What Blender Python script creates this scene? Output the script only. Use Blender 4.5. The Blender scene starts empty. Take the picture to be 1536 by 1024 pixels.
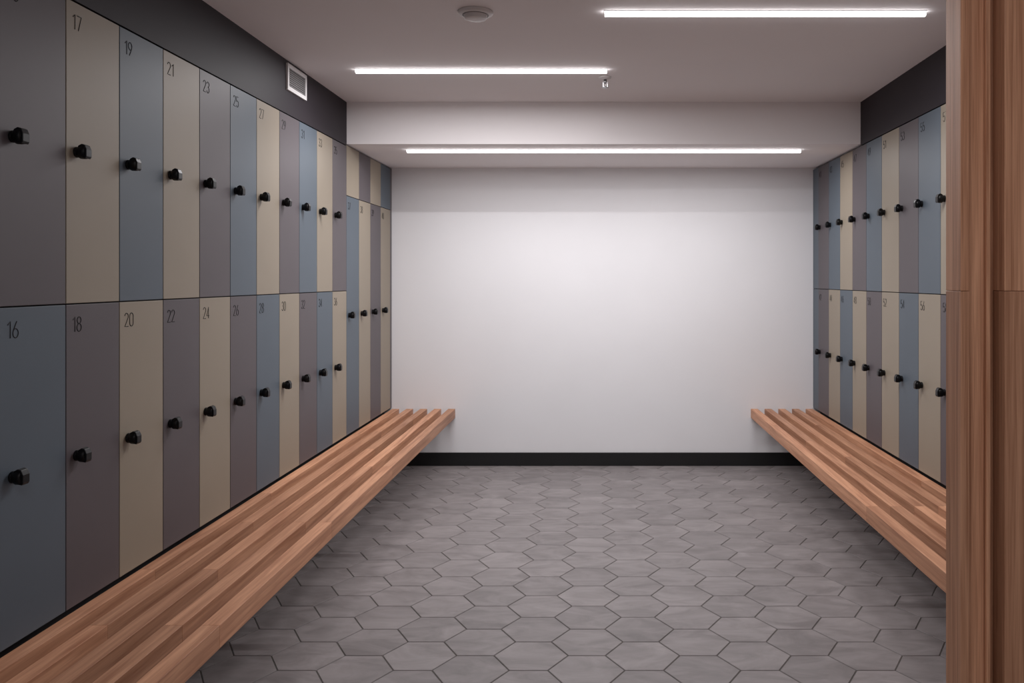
import bpy, bmesh, math, random
from mathutils import Vector, Matrix
random.seed(7)
S = bpy.context.scene
S.view_settings.view_transform = 'Standard'
S.view_settings.look = 'None'

# ------------------------------------------------------------ constants
EYE = 1.52
XL, XR = -1.667, 1.76          # locker faces
WL, WR = -2.20, 2.30           # structural walls
YB, YF = 6.93, -1.6            # back / front wall
ZC, ZS = 2.70, 2.42            # ceiling, soffit
YS = 5.69                      # soffit front
YP = 1.60                      # timber partition
ZT, ZM, ZB = 2.405, 1.44, 0.474
BZ = 0.463                     # bench top

# ------------------------------------------------------------ materials
def new_mat(name):
    m = bpy.data.materials.new(name); m.use_nodes = True
    nt = m.node_tree
    return m, nt, nt.nodes['Principled BSDF']

def simple(name, col, rough=0.5, metal=0.0, noise=0.0, nscale=6.0, bump=0.0, bscale=120.0, spec=0.5):
    m, nt, b = new_mat(name)
    b.inputs['Base Color'].default_value = (*col, 1)
    b.inputs['Roughness'].default_value = rough
    b.inputs['Metallic'].default_value = metal
    b.inputs['Specular IOR Level'].default_value = spec
    tc = nt.nodes.new('ShaderNodeTexCoord')
    if noise > 0:
        n = nt.nodes.new('ShaderNodeTexNoise'); n.inputs['Scale'].default_value = nscale
        n.inputs['Detail'].default_value = 4
        nt.links.new(tc.outputs['Object'], n.inputs['Vector'])
        r = nt.nodes.new('ShaderNodeMapRange')
        r.inputs['From Min'].default_value = 0.3; r.inputs['From Max'].default_value = 0.7
        r.inputs['To Min'].default_value = 1 - noise; r.inputs['To Max'].default_value = 1 + noise
        nt.links.new(n.outputs['Fac'], r.inputs['Value'])
        h = nt.nodes.new('ShaderNodeHueSaturation'); h.inputs['Color'].default_value = (*col, 1)
        nt.links.new(r.outputs['Result'], h.inputs['Value'])
        nt.links.new(h.outputs['Color'], b.inputs['Base Color'])
    if bump > 0:
        n2 = nt.nodes.new('ShaderNodeTexNoise'); n2.inputs['Scale'].default_value = bscale
        nt.links.new(tc.outputs['Object'], n2.inputs['Vector'])
        bp = nt.nodes.new('ShaderNodeBump'); bp.inputs['Strength'].default_value = bump
        bp.inputs['Distance'].default_value = 0.002
        nt.links.new(n2.outputs['Fac'], bp.inputs['Height'])
        nt.links.new(bp.outputs['Normal'], b.inputs['Normal'])
    return m

def wood(name, dark, light, axis='Y', rough=0.5, vmin=.86, vmax=1.1, fine=.35):
    m, nt, b = new_mat(name)
    L = nt.links
    tc = nt.nodes.new('ShaderNodeTexCoord')
    geo = nt.nodes.new('ShaderNodeNewGeometry')
    off = nt.nodes.new('ShaderNodeVectorMath'); off.operation = 'MULTIPLY_ADD'
    comb = nt.nodes.new('ShaderNodeCombineXYZ')
    for k in ('X', 'Y', 'Z'):
        L.new(geo.outputs['Random Per Island'], comb.inputs[k])
    off.inputs[1].default_value = (13, 17, 19)
    L.new(comb.outputs[0], off.inputs[0]); L.new(tc.outputs['Object'], off.inputs[2])
    mp = nt.nodes.new('ShaderNodeMapping')
    mp.inputs['Scale'].default_value = (45, 1.6, 45) if axis == 'Y' else (55, 55, 1.4)
    L.new(off.outputs[0], mp.inputs['Vector'])
    n = nt.nodes.new('ShaderNodeTexNoise'); n.inputs['Scale'].default_value = 1.0
    n.inputs['Detail'].default_value = 4; n.inputs['Distortion'].default_value = 0.7
    L.new(mp.outputs[0], n.inputs['Vector'])
    mp2 = nt.nodes.new('ShaderNodeMapping')
    mp2.inputs['Scale'].default_value = (300, 9, 300) if axis == 'Y' else (420, 420, 7)
    L.new(off.outputs[0], mp2.inputs['Vector'])
    n2 = nt.nodes.new('ShaderNodeTexNoise'); n2.inputs['Scale'].default_value = 1.0
    n2.inputs['Detail'].default_value = 3
    L.new(mp2.outputs[0], n2.inputs['Vector'])
    add = nt.nodes.new('ShaderNodeMath'); add.operation = 'MULTIPLY_ADD'
    add.inputs[1].default_value = fine
    L.new(n2.outputs['Fac'], add.inputs[0]); L.new(n.outputs['Fac'], add.inputs[2])
    cr = nt.nodes.new('ShaderNodeValToRGB')
    mid = .5 + fine*.5
    cr.color_ramp.elements[0].position = mid-.28; cr.color_ramp.elements[0].color = (*dark, 1)
    cr.color_ramp.elements[1].position = mid+.26; cr.color_ramp.elements[1].color = (*light, 1)
    L.new(add.outputs[0], cr.inputs['Fac'])
    hs = nt.nodes.new('ShaderNodeHueSaturation')
    rv = nt.nodes.new('ShaderNodeMapRange')
    rv.inputs['To Min'].default_value = vmin; rv.inputs['To Max'].default_value = vmax
    L.new(geo.outputs['Random Per Island'], rv.inputs['Value'])
    L.new(rv.outputs['Result'], hs.inputs['Value'])
    L.new(cr.outputs['Color'], hs.inputs['Color'])
    L.new(hs.outputs['Color'], b.inputs['Base Color'])
    b.inputs['Roughness'].default_value = rough
    b.inputs['Specular IOR Level'].default_value = 0.35
    bp = nt.nodes.new('ShaderNodeBump'); bp.inputs['Strength'].default_value = 0.15
    bp.inputs['Distance'].default_value = 0.001
    L.new(add.outputs[0], bp.inputs['Height']); L.new(bp.outputs['Normal'], b.inputs['Normal'])
    return m

def tile_material():
    m, nt, b = new_mat('hex_tile_grey')
    L = nt.links
    tc = nt.nodes.new('ShaderNodeTexCoord'); geo = nt.nodes.new('ShaderNodeNewGeometry')
    comb = nt.nodes.new('ShaderNodeCombineXYZ')
    for k in ('X', 'Y', 'Z'):
        L.new(geo.outputs['Random Per Island'], comb.inputs[k])
    off = nt.nodes.new('ShaderNodeVectorMath'); off.operation = 'MULTIPLY_ADD'
    off.inputs[1].default_value = (31, 23, 41)
    L.new(comb.outputs[0], off.inputs[0]); L.new(tc.outputs['Object'], off.inputs[2])
    mp = nt.nodes.new('ShaderNodeMapping'); mp.inputs['Scale'].default_value = (4, 9, 5)
    mp.inputs['Rotation'].default_value = (0, 0, 0.5)
    L.new(off.outputs[0], mp.inputs['Vector'])
    n = nt.nodes.new('ShaderNodeTexNoise'); n.inputs['Scale'].default_value = 1.0
    n.inputs['Detail'].default_value = 7; n.inputs['Roughness'].default_value = 0.65
    n.inputs['Distortion'].default_value = 0.9
    L.new(mp.outputs[0], n.inputs['Vector'])
    cr = nt.nodes.new('ShaderNodeValToRGB')
    cr.color_ramp.elements[0].position = 0.30; cr.color_ramp.elements[0].color = (0.148, 0.131, 0.131, 1)
    cr.color_ramp.elements[1].position = 0.72; cr.color_ramp.elements[1].color = (0.272, 0.245, 0.246, 1)
    L.new(n.outputs['Fac'], cr.inputs['Fac'])
    rv = nt.nodes.new('ShaderNodeMapRange')
    rv.inputs['To Min'].default_value = 0.92; rv.inputs['To Max'].default_value = 1.08
    L.new(geo.outputs['Random Per Island'], rv.inputs['Value'])
    hs = nt.nodes.new('ShaderNodeHueSaturation')
    L.new(rv.outputs['Result'], hs.inputs['Value']); L.new(cr.outputs['Color'], hs.inputs['Color'])
    L.new(hs.outputs['Color'], b.inputs['Base Color'])
    rr = nt.nodes.new('ShaderNodeMapRange')
    rr.inputs['To Min'].default_value = 0.50; rr.inputs['To Max'].default_value = 0.68
    L.new(n.outputs['Fac'], rr.inputs['Value']); L.new(rr.outputs['Result'], b.inputs['Roughness'])
    bp = nt.nodes.new('ShaderNodeBump'); bp.inputs['Strength'].default_value = 0.1
    bp.inputs['Distance'].default_value = 0.002
    L.new(n.outputs['Fac'], bp.inputs['Height']); L.new(bp.outputs['Normal'], b.inputs['Normal'])
    return m

def emis(name, col, strength):
    m, nt, b = new_mat(name)
    b.inputs['Base Color'].default_value = (0.9, 0.9, 0.9, 1)
    b.inputs['Emission Color'].default_value = (*col, 1)
    b.inputs['Emission Strength'].default_value = strength
    return m

M_WALL = simple('white_paint', (0.80, 0.795, 0.815), 0.65, noise=0.015, nscale=2, bump=0.06, bscale=300)
M_CEIL = simple('ceiling_paint', (0.86, 0.82, 0.825), 0.8, noise=0.01, nscale=2)
M_BULK = simple('charcoal_paint', (0.022, 0.017, 0.022), 0.6, noise=0.04, nscale=3, spec=.3)
M_BEIGE = simple('laminate_beige', (0.285, 0.241, 0.188), 0.5, noise=0.02, nscale=4, spec=.35)
M_BLUE = simple('laminate_blue', (0.095, 0.119, 0.146), 0.5, noise=0.02, nscale=4, spec=.35)
M_GREY = simple('laminate_grey', (0.103, 0.089, 0.097), 0.5, noise=0.02, nscale=4, spec=.35)
M_CARC = simple('carcass_black', (0.012, 0.011, 0.012), 0.6, noise=0.05)
M_BLACK = simple('black_plastic', (0.004, 0.004, 0.005), 0.35, noise=0.05, nscale=30, spec=.25)
M_NUM = simple('number_print', (0.018, 0.016, 0.017), 0.6, noise=0.03, spec=.2)
M_BASE = simple('black_skirting', (0.007, 0.007, 0.008), 0.4, noise=0.05)
M_PLINTH = simple('plinth_dark', (0.03, 0.027, 0.028), 0.6, noise=0.05)
M_GROUT = simple('grout', (0.085, 0.076, 0.070), 0.9, noise=0.1, nscale=40)
M_STEEL = simple('bracket_steel', (0.45, 0.45, 0.46), 0.35, metal=1.0, noise=0.04, nscale=30)
M_WPLAST = simple('white_plastic', (0.72, 0.70, 0.70), 0.45, noise=0.02)
M_VENTIN = simple('vent_grey', (0.22, 0.21, 0.21), 0.6, noise=0.04)
M_TILE = tile_material()
M_BENCH = wood('bench_timber', (0.32, 0.130, 0.066), (0.68, 0.360, 0.215), 'Y', vmin=.80, vmax=1.12)
M_POST = wood('partition_timber', (0.34, 0.140, 0.070), (0.68, 0.360, 0.215), 'Z', vmin=.80, vmax=1.10, fine=.6)
M_DIFF = emis('light_diffuser', (1.0, 0.97, 0.98), 6.0)

# ------------------------------------------------------------ mesh helpers
def box(bm, x0, x1, y0, y1, z0, z1, mi=0):
    vs = [bm.verts.new(p) for p in ((x0,y0,z0),(x1,y0,z0),(x1,y1,z0),(x0,y1,z0),
                                    (x0,y0,z1),(x1,y0,z1),(x1,y1,z1),(x0,y1,z1))]
    for f in ((0,3,2,1),(4,5,6,7),(0,1,5,4),(1,2,6,5),(2,3,7,6),(3,0,4,7)):
        fc = bm.faces.new([vs[i] for i in f]); fc.material_index = mi

def spin(bm, prof, origin, axis, seg=20, mi=0, smooth=True):
    axis = Vector(axis).normalized()
    up = Vector((0,0,1)) if abs(axis.z) < 0.9 else Vector((1,0,0))
    u = axis.cross(up).normalized(); v = axis.cross(u)
    o = Vector(origin); rings = []
    for r, h in prof:
        rings.append([bm.verts.new(o + axis*h + (u*math.cos(2*math.pi*i/seg)+v*math.sin(2*math.pi*i/seg))*r) for i in range(seg)])
    for a, b in zip(rings, rings[1:]):
        for i in range(seg):
            f = bm.faces.new((a[i], a[(i+1)%seg], b[(i+1)%seg], b[i])); f.material_index = mi; f.smooth = smooth
    f = bm.faces.new(rings[0]); f.material_index = mi
    f = bm.faces.new(rings[-1]); f.material_index = mi

def finish(bm, name, mats, parent=None, bevel=0, seg=2):
    bmesh.ops.recalc_face_normals(bm, faces=bm.faces)
    me = bpy.data.meshes.new(name); bm.to_mesh(me); bm.free()
    for m in mats: me.materials.append(m)
    ob = bpy.data.objects.new(name, me); S.collection.objects.link(ob)
    if parent: ob.parent = parent
    if bevel:
        md = ob.modifiers.new('bevel', 'BEVEL'); md.width = bevel; md.segments = seg
        md.limit_method = 'ANGLE'; md.angle_limit = math.radians(40)
    return ob

def join_as(name, obs):
    """bake modifiers/curves and join everything into one mesh object"""
    bpy.context.view_layer.update()
    dg = bpy.context.evaluated_depsgraph_get()
    news = []
    for o in obs:
        me = bpy.data.meshes.new_from_object(o.evaluated_get(dg))
        n = bpy.data.objects.new('tmp', me); S.collection.objects.link(n); news.append(n)
    for o in obs: bpy.data.objects.remove(o, do_unlink=True)
    bpy.ops.object.select_all(action='DESELECT')
    for n in news: n.select_set(True)
    bpy.context.view_layer.objects.active = news[0]
    bpy.ops.object.join()
    ob = bpy.context.view_layer.objects.active
    ob.name = name; ob.data.name = name
    bpy.ops.object.origin_set(type='ORIGIN_GEOMETRY', center='BOUNDS')
    return ob

def empty(name):
    e = bpy.data.objects.new(name, None); S.collection.objects.link(e)
    e.empty_display_size = 0.1
    return e

def slab(name, *a, mat, bevel=0):
    bm = bmesh.new(); box(bm, *a); return finish(bm, name, [mat], bevel=bevel)

# ------------------------------------------------------------ room shell
slab('wall_back', WL-.1, WR+.1, YB, YB+.1, -.05, ZC, mat=M_WALL)
slab('wall_left', WL-.1, WL, YF, YB, -.05, ZC, mat=M_WALL)
slab('wall_right', WR, WR+.1, YF, YB, -.05, ZC, mat=M_WALL)
slab('wall_front', WL-.1, WR+.1, YF-.1, YF, -.05, ZC, mat=M_WALL)
slab('ceiling', WL-.1, WR+.1, YF-.1, YB+.1, ZC, ZC+.1, mat=M_CEIL)
slab('ceiling_soffit', WL, WR, YS, YB, ZS, ZC, mat=M_CEIL)
slab('bulkhead_left', WL, XL-.004, 1.474, YS, ZT+.006, ZC, mat=M_BULK)
slab('bulkhead_right', XR+.004, WR, YP+.15, YS, ZT+.006, ZC, mat=M_BULK)
slab('baseboard_back', XL, XR, YB-.014, YB, 0, 0.108, mat=M_BASE, bevel=.003)

# floor : individual hexagonal tiles over grout bed
bm = bmesh.new()
a = 0.150
x0, x1, y0, y1 = WL, WR, YF, YB
dx, dy = 1.5*a, math.sqrt(3)*a
nx = int((x1-x0)/dx)+3; ny = int((y1-y0)/dy)+3
for i in range(nx):
    for j in range(ny):
        cx = x0 + i*dx - .09; cy = y0 + j*dy + (dy/2 if i % 2 else 0) - .03
        rings = []
        for r, z in ((a-.0046, 0.0), (a-.0026, -.0018), (a-.0026, -.006)):
            rings.append([bm.verts.new((cx+r*math.cos(math.pi/3*k), cy+r*math.sin(math.pi/3*k), z)) for k in range(6)])
        bm.faces.new(rings[0])
        for p, q in zip(rings, rings[1:]):
            for k in range(6):
                bm.faces.new((p[k], q[k], q[(k+1)%6], p[(k+1)%6]))
for co, no in (((x0,0,0),(-1,0,0)),((x1,0,0),(1,0,0)),((0,y0,0),(0,-1,0)),((0,y1,0),(0,1,0))):
    g = list(bm.verts)+list(bm.edges)+list(bm.faces)
    bmesh.ops.bisect_plane(bm, geom=g, plane_co=co, plane_no=no, clear_outer=True)
for f in bm.faces: f.material_index = 0
box(bm, x0, x1, y0, y1, -.05, -.0028, 1)
finish(bm, 'floor', [M_TILE, M_GROUT])

# ------------------------------------------------------------ numbers
def arc(cx, cy, rx, ry, a0, a1, n=10):
    return [(cx+rx*math.cos(math.radians(a0+(a1-a0)*i/n)), cy+ry*math.sin(math.radians(a0+(a1-a0)*i/n))) for i in range(n+1)]
W = 0.48
G = {
 '0': [arc(W/2, .76, W/2, .24, 0, 180) + arc(W/2, .24, W/2, .24, 180, 360) + [(W, .76)]],
 '1': [[(.04, .80), (.27, 1.0), (.27, 0)]],
 '2': [arc(W/2, .76, W/2, .24, 170, -25) + [(0, 0), (W, 0)]],
 '3': [arc(W/2, .77, W/2*.95, .23, 165, -80, 12) + arc(W/2, .27, W/2, .27, 80, -165, 12)],
 '4': [[(.34, 0), (.34, 1.0), (0, .24), (W, .24)]],
 '5': [[(W*.9, 1.0), (.04, 1.0), (.02, .52)] + arc(W/2, .31, W/2, .31, 125, -150, 12)],
 '6': [[(W*.72, 1.0), (.04, .45)] + arc(W/2, .28, W/2, .28, 150, 510, 18)],
 '7': [[(0, 1.0), (W, 1.0), (.15, 0)]],
 '8': [arc(W/2, .77, W/2*.88, .23, -90, 270, 18), arc(W/2, .27, W/2, .27, 90, 450, 18)],
 '9': [[(W*.28, 0), (W-.04, .55)] + arc(W/2, .72, W/2, .28, -30, 330, 18)],
}
def add_number(cu, txt, origin, right, h=0.047):
    o = Vector(origin); r = Vector(right)
    pen = 0
    for ch in txt:
        for st in G[ch]:
            sp = cu.splines.new('POLY'); sp.points.add(len(st)-1)
            for p, (x, y) in zip(sp.points, st):
                v = o + r*((pen+x)*h) + Vector((0,0,(y-1)*h)); p.co = (*v, 1)
        pen += (W+.20) if ch != '1' else .50

def number_curve(name):
    cu = bpy.data.curves.new(name, 'CURVE'); cu.dimensions = '3D'
    cu.bevel_depth = 0.0017; cu.bevel_resolution = 1
    cu.materials.append(M_NUM)
    ob = bpy.data.objects.new(name, cu); S.collection.objects.link(ob)
    return ob, cu

def knob(bm, x, y, z, sx):
    """cam-lock turn knob protruding along sx"""
    spin(bm, [(.016,0),(.0175,.001),(.0175,.006),(.0165,.008),(.0165,.010),(.0195,.013),(.0215,.016),
              (.0220,.028),(.0215,.033),(.0190,.036),(.0100,.0365)], (x,y,z), (sx,0,0), 22)
    w = .015
    P = [(.012,.012),(.016,.020),(.026,.0255),(.036,.022),(.042,.008),(.042,-.014),(.038,-.021),(.014,-.014)]
    A = [bm.verts.new((x+sx*p[0], y-w, z+p[1])) for p in P]
    B = [bm.verts.new((x+sx*p[0], y+w, z+p[1])) for p in P]
    bm.faces.new(A); bm.faces.new(B[::-1])
    for i in range(len(P)):
        j = (i+1) % len(P); bm.faces.new((A[i], B[i], B[j], A[j]))

TH = 0.019; GAP = 0.0022
BE, BL, GR = 0, 1, 2
doors = None
def door(x, sx, ya, yb, za, zb, c):
    xa, xb = (x-TH, x) if sx > 0 else (x, x+TH)
    box(doors, xa, xb, ya+GAP, yb-GAP, za+GAP, zb-GAP, c)

# ------------------------------------------------------------ left lockers
bm = bmesh.new()
box(bm, WL+.002, XL-TH-.003, 1.474, YB-.002, ZB-.006, ZT, 0)
box(bm, WL+.002, XL-.06, 1.474, YB-.002, 0, ZB-.006, 1)
carc = finish(bm, 'carcass', [M_CARC, M_PLINTH])
doors = bmesh.new(); kn = bmesh.new(); nob, cu = number_curve('door_numbers')
up = {11:GR,13:BL,9:BE,15:GR,17:BE,19:BL,21:BE,23:GR,25:BL,27:BE,29:GR,31:BL,33:BE,35:GR}
lo = {10:GR,12:BE,14:GR,16:BL,18:GR,20:BE,22:GR,24:BE,26:GR,28:BL,30:BE,32:GR,34:BL,36:BE}
Y17 = 2.674
for n in range(9, 36, 2):
    ya = Y17 + (n-17)/2*0.3; yb = ya+.3
    if ya < 1.47: continue
    door(XL, 1, ya, yb, ZM, ZT, up[n]); door(XL, 1, ya, yb, ZB, ZM, lo[n+1])
    knob(kn, XL, ya+.052, 1.925, 1); knob(kn, XL, ya+.052, .955, 1)
    add_number(cu, str(n), (XL, ya+.033, ZT-.042), (0,1,0))
    add_number(cu, str(n+1), (XL, ya+.033, ZM-.042), (0,1,0))
ya = Y17 + 10*.3
for k, (cu_, cl_) in enumerate(((BE,BL),(GR,BE),(BE,GR),(BL,BE))):
    door(XL, 1, ya, ya+.3, 2.075, ZS-.008, cu_); door(XL, 1, ya, ya+.3, ZB, 2.075, cl_)
    knob(kn, XL, ya+.052, 1.275, 1)
    add_number(cu, str(37+k), (XL, ya+.033, 2.075-.042), (0,1,0))
    ya += .3
box(doors, XL-TH, XL-.001, ya+.002, YB-.002, ZB, ZS-.008, GR)
d = finish(doors, 'doors', [M_BEIGE, M_BLUE, M_GREY], bevel=.0012)
k_ = finish(kn, 'knobs', [M_BLACK], bevel=.002)
join_as('locker_bank', [carc, d, k_, nob])

# ------------------------------------------------------------ right lockers
bm = bmesh.new()
box(bm, XR+TH+.003, WR-.002, YP+.15, YB-.002, ZB-.006, ZT, 0)
box(bm, XR+.06, WR-.002, YP+.15, YB-.002, 0, ZB-.006, 1)
carc = finish(bm, 'carcass', [M_CARC, M_PLINTH])
doors = bmesh.new(); kn = bmesh.new(); nob, cu = number_curve('door_numbers')
Y42 = 6.757
upc = [GR,BL,BE,GR,BL,BE,GR,BL,BE]; loc = [GR,BE,BL,BE,GR,BE,BL,BE,GR]
box(doors, XR+.001, XR+TH, Y42+.002, YB-.002, ZB, ZM-GAP, BL)
box(doors, XR+.001, XR+TH, Y42+.002, YB-.002, ZM+GAP, ZT, BL)
for k in range(17):
    yf = Y42 - .3*k; yn = yf-.3
    if yn < YP+.15: break
    door(XR, -1, yn, yf, ZM, ZT, upc[k % 9]); door(XR, -1, yn, yf, ZB, ZM, loc[k % 9])
    knob(kn, XR, yf-.052, 1.925, -1); knob(kn, XR, yf-.052, .945, -1)
    add_number(cu, str(41+2*k), (XR, yf-.033, ZT-.042), (0,-1,0))
    add_number(cu, str(42+2*k), (XR, yf-.033, ZM-.042), (0,-1,0))
d = finish(doors, 'doors', [M_BEIGE, M_BLUE, M_GREY], bevel=.0012)
k_ = finish(kn, 'knobs', [M_BLACK], bevel=.002)
join_as('locker_bank.001', [carc, d, k_, nob])

# ------------------------------------------------------------ benches
def bench(name, xw, xf, ya, yb, brs):
    sgn = 1 if xf > xw else -1
    n = 5; w = .056; tot = abs(xf-xw)-.004
    g = (tot - n*w)/(n-1)
    bm = bmesh.new()
    for i in range(n):
        a0 = xw + sgn*(.004 + i*(w+g)); a1 = a0 + sgn*w
        y = ya
        while y < yb-.001:
            ln = random.choice((1.1,1.6,2.2))
            e = min(y+ln, yb)
            if yb-e < .4: e = yb
            box(bm, min(a0,a1), max(a0,a1), y, e-.0002, BZ-.072, BZ)
            y = e
    sl = finish(bm, 'slats', [M_BENCH], bevel=.0012)
    bm = bmesh.new()
    for y in brs:
        xa, xb = sorted((xw - sgn*.055, xf - sgn*.045))
        box(bm, xa, xb, y-.025, y+.025, BZ-.080, BZ-.0722)
        box(bm, xa, xb, y-.004, y+.004, BZ-.115, BZ-.080)
        xa, xb = sorted((xw - sgn*.058, xw - sgn*.050))
        box(bm, xa, xb, y-.025, y+.025, BZ-.33, BZ-.08)
        p = [(xw-sgn*.050, BZ-.115), (xw+sgn*.20, BZ-.115), (xw-sgn*.050, BZ-.31)]
        A = [bm.verts.new((q[0], y-.004, q[1])) for q in p]; B = [bm.verts.new((q[0], y+.004, q[1])) for q in p]
        bm.faces.new(A); bm.faces.new(B[::-1])
        for i in range(3):
            j = (i+1) % 3; bm.faces.new((A[i], B[i], B[j], A[j]))
        spin(bm, [(.010,0),(.010,.008),(.005,.010)], (xf - sgn*.075, y+.014, BZ-.080), (0,0,-1), 10)
    br = finish(bm, 'brackets', [M_STEEL], bevel=.001)
    join_as(name, [sl, br])
bench('slatted_bench', XL, -1.151, 1.50, YB-.003, [1.75, 2.68, 3.70, 4.70, 5.70, 6.65])
bench('slatted_bench.001', XR, 1.254, YP+.16, YB-.003, [1.95, 2.93, 3.93, 4.93, 5.93, 6.70])

# ------------------------------------------------------------ timber partition
bm = bmesh.new()
k = YP/1277.0
def px(v): return (v-895)*k
DP = .068
box(bm, px(1470), WR, YP+DP, YP+.14, 0, ZC)            # core panel
prof = [(1441,1455,0,1),(1455,1481,.012,0),(1481,1488,.004,0),(1488,1507,.045,0),
        (1507,1585,0,1),(1585,1600,.012,0),(1600,1626,.022,0),(1626,1648,.045,0)]
zj = 1.497
for A_, B_, r, split in prof:
    if split:
        box(bm, px(A_), px(B_)-.0008, YP+r, YP+DP, 0, zj-.0003); box(bm, px(A_), px(B_)-.0008, YP+r, YP+DP, zj+.0003, ZC)
    else:
        box(bm, px(A_), px(B_)-.0008, YP+r, YP+DP, 0, ZC)
x = px(1648)
while x < WR-.12:
    box(bm, x, x+.099, YP, YP+DP, 0, zj-.0003); box(bm, x, x+.099, YP, YP+DP, zj+.0003, ZC)
    x += .1; box(bm, x, x+.03, YP+.045, YP+DP, 0, ZC); x += .03
finish(bm, 'timber_partition', [M_POST], bevel=.001)

# ------------------------------------------------------------ linear lights
def strip(name, xa, xb, y, z, watts):
    root = empty(name); root.location = ((xa+xb)/2, y, z)
    hw = (xb-xa)/2
    bm = bmesh.new()
    box(bm, -hw-.003, hw+.003, -.019, .019, -.003, 0)
    finish(bm, 'housing', [M_WPLAST], root, bevel=.001)
    bm = bmesh.new(); r = .016
    sec = [(-r, -.003), (-r, -.012), (-r*.75, -.019), (-r*.3, -.022), (r*.3, -.022), (r*.75, -.019), (r, -.012), (r, -.003)]
    A = [bm.verts.new((-hw, p[0], p[1])) for p in sec]; B = [bm.verts.new((hw, p[0], p[1])) for p in sec]
    bm.faces.new(A); bm.faces.new(B[::-1])
    for i in range(len(sec)):
        j = (i+1) % len(sec); bm.faces.new((A[i], B[i], B[j], A[j]))
    finish(bm, 'diffuser', [M_DIFF], root)
    ld = bpy.data.lights.new(name+'_lamp', 'AREA'); ld.shape = 'RECTANGLE'
    ld.size = xb-xa-.01; ld.size_y = .03; ld.energy = watts; ld.color = (1.0, .985, 1.0)
    lo_ = bpy.data.objects.new('lamp', ld); S.collection.objects.link(lo_)
    lo_.location = (0, 0, -.0235); lo_.parent = root
strip('linear_ceiling_light', .036, 1.45, 3.76, ZC, 26)
strip('linear_ceiling_light.001', -1.357, .057, 4.80, ZC, 28)
strip('linear_ceiling_light.002', -1.320, 1.42, 5.93, ZS, 29)
strip('added_fill_light', -.9, .5, 0.2, ZC, 19)  # added out-of-view fill fixture, brightens the front of the timber partition

# ------------------------------------------------------------ smoke detector, sprinkler, vent
bm = bmesh.new()
spin(bm, [(.077,0),(.078,.004),(.075,.012),(.066,.016),(.052,.017),(.050,.022),(.048,.032),(.040,.036),(.012,.037)],
     (-.535, 3.76, ZC), (0,0,-1), 40, 0)
spin(bm, [(.058,.0150),(.058,.0178),(.054,.0178)], (-.535, 3.76, ZC), (0,0,-1), 40, 1)
finish(bm, 'smoke_detector', [M_WPLAST, M_VENTIN])

bm = bmesh.new()
c = (.05, 4.98, ZC)
spin(bm, [(.036,0),(.037,.002),(.034,.007),(.015,.011),(.014,.014)], c, (0,0,-1), 28, 0)
spin(bm, [(.009,.012),(.009,.026),(.012,.028),(.012,.033),(.004,.034)], c, (0,0,-1), 16, 1)
for s in (-1, 1):
    xs = sorted((c[0]+s*.010, c[0]+s*.014))
    box(bm, xs[0], xs[1], c[1]-.003, c[1]+.003, ZC-.060, ZC-.028, 1)
spin(bm, [(.003,.033),(.003,.060)], c, (0,0,-1), 8, 1)
spin(bm, [(.014,.058),(.021,.060),(.021,.063),(.004,.065)], c, (0,0,-1), 20, 1)
finish(bm, 'sprinkler_head', [M_WPLAST, M_STEEL])

bm = bmesh.new()
ya, yb, za, zb = 4.575, 4.875, 2.538, 2.682; xf = XL-.004; fw = .022
box(bm, xf, xf+.012, ya, yb, za, za+fw); box(bm, xf, xf+.012, ya, yb, zb-fw, zb)
box(bm, xf, xf+.012, ya, ya+fw, za+fw, zb-fw); box(bm, xf, xf+.012, yb-fw, yb, za+fw, zb-fw)
box(bm, xf, xf+.002, ya+fw, yb-fw, za+fw, zb-fw, 1)
for i in range(9):
    z = za+fw+.005+i*.0112
    box(bm, xf+.002, xf+.008, ya+fw, yb-fw, z, z+.004, 1)
finish(bm, 'air_vent', [M_WPLAST, M_VENTIN], bevel=.0008)

# ------------------------------------------------------------ world + camera
w = bpy.data.worlds.new('world'); S.world = w; w.use_nodes = True
w.node_tree.nodes['Background'].inputs[0].default_value = (.5, .48, .5, 1)
w.node_tree.nodes['Background'].inputs[1].default_value = 0.3
cd = bpy.data.cameras.new('camera'); cam = bpy.data.objects.new('camera', cd); S.collection.objects.link(cam)
cam.location = (0, 0, EYE); cam.rotation_euler = (math.radians(90), 0, 0)
cd.sensor_width = 36; cd.lens = 1277/1536*36
cd.shift_x = -(895-768)/1536; cd.shift_y = -(512-418)/1536
cd.clip_start = .02
S.camera = cam
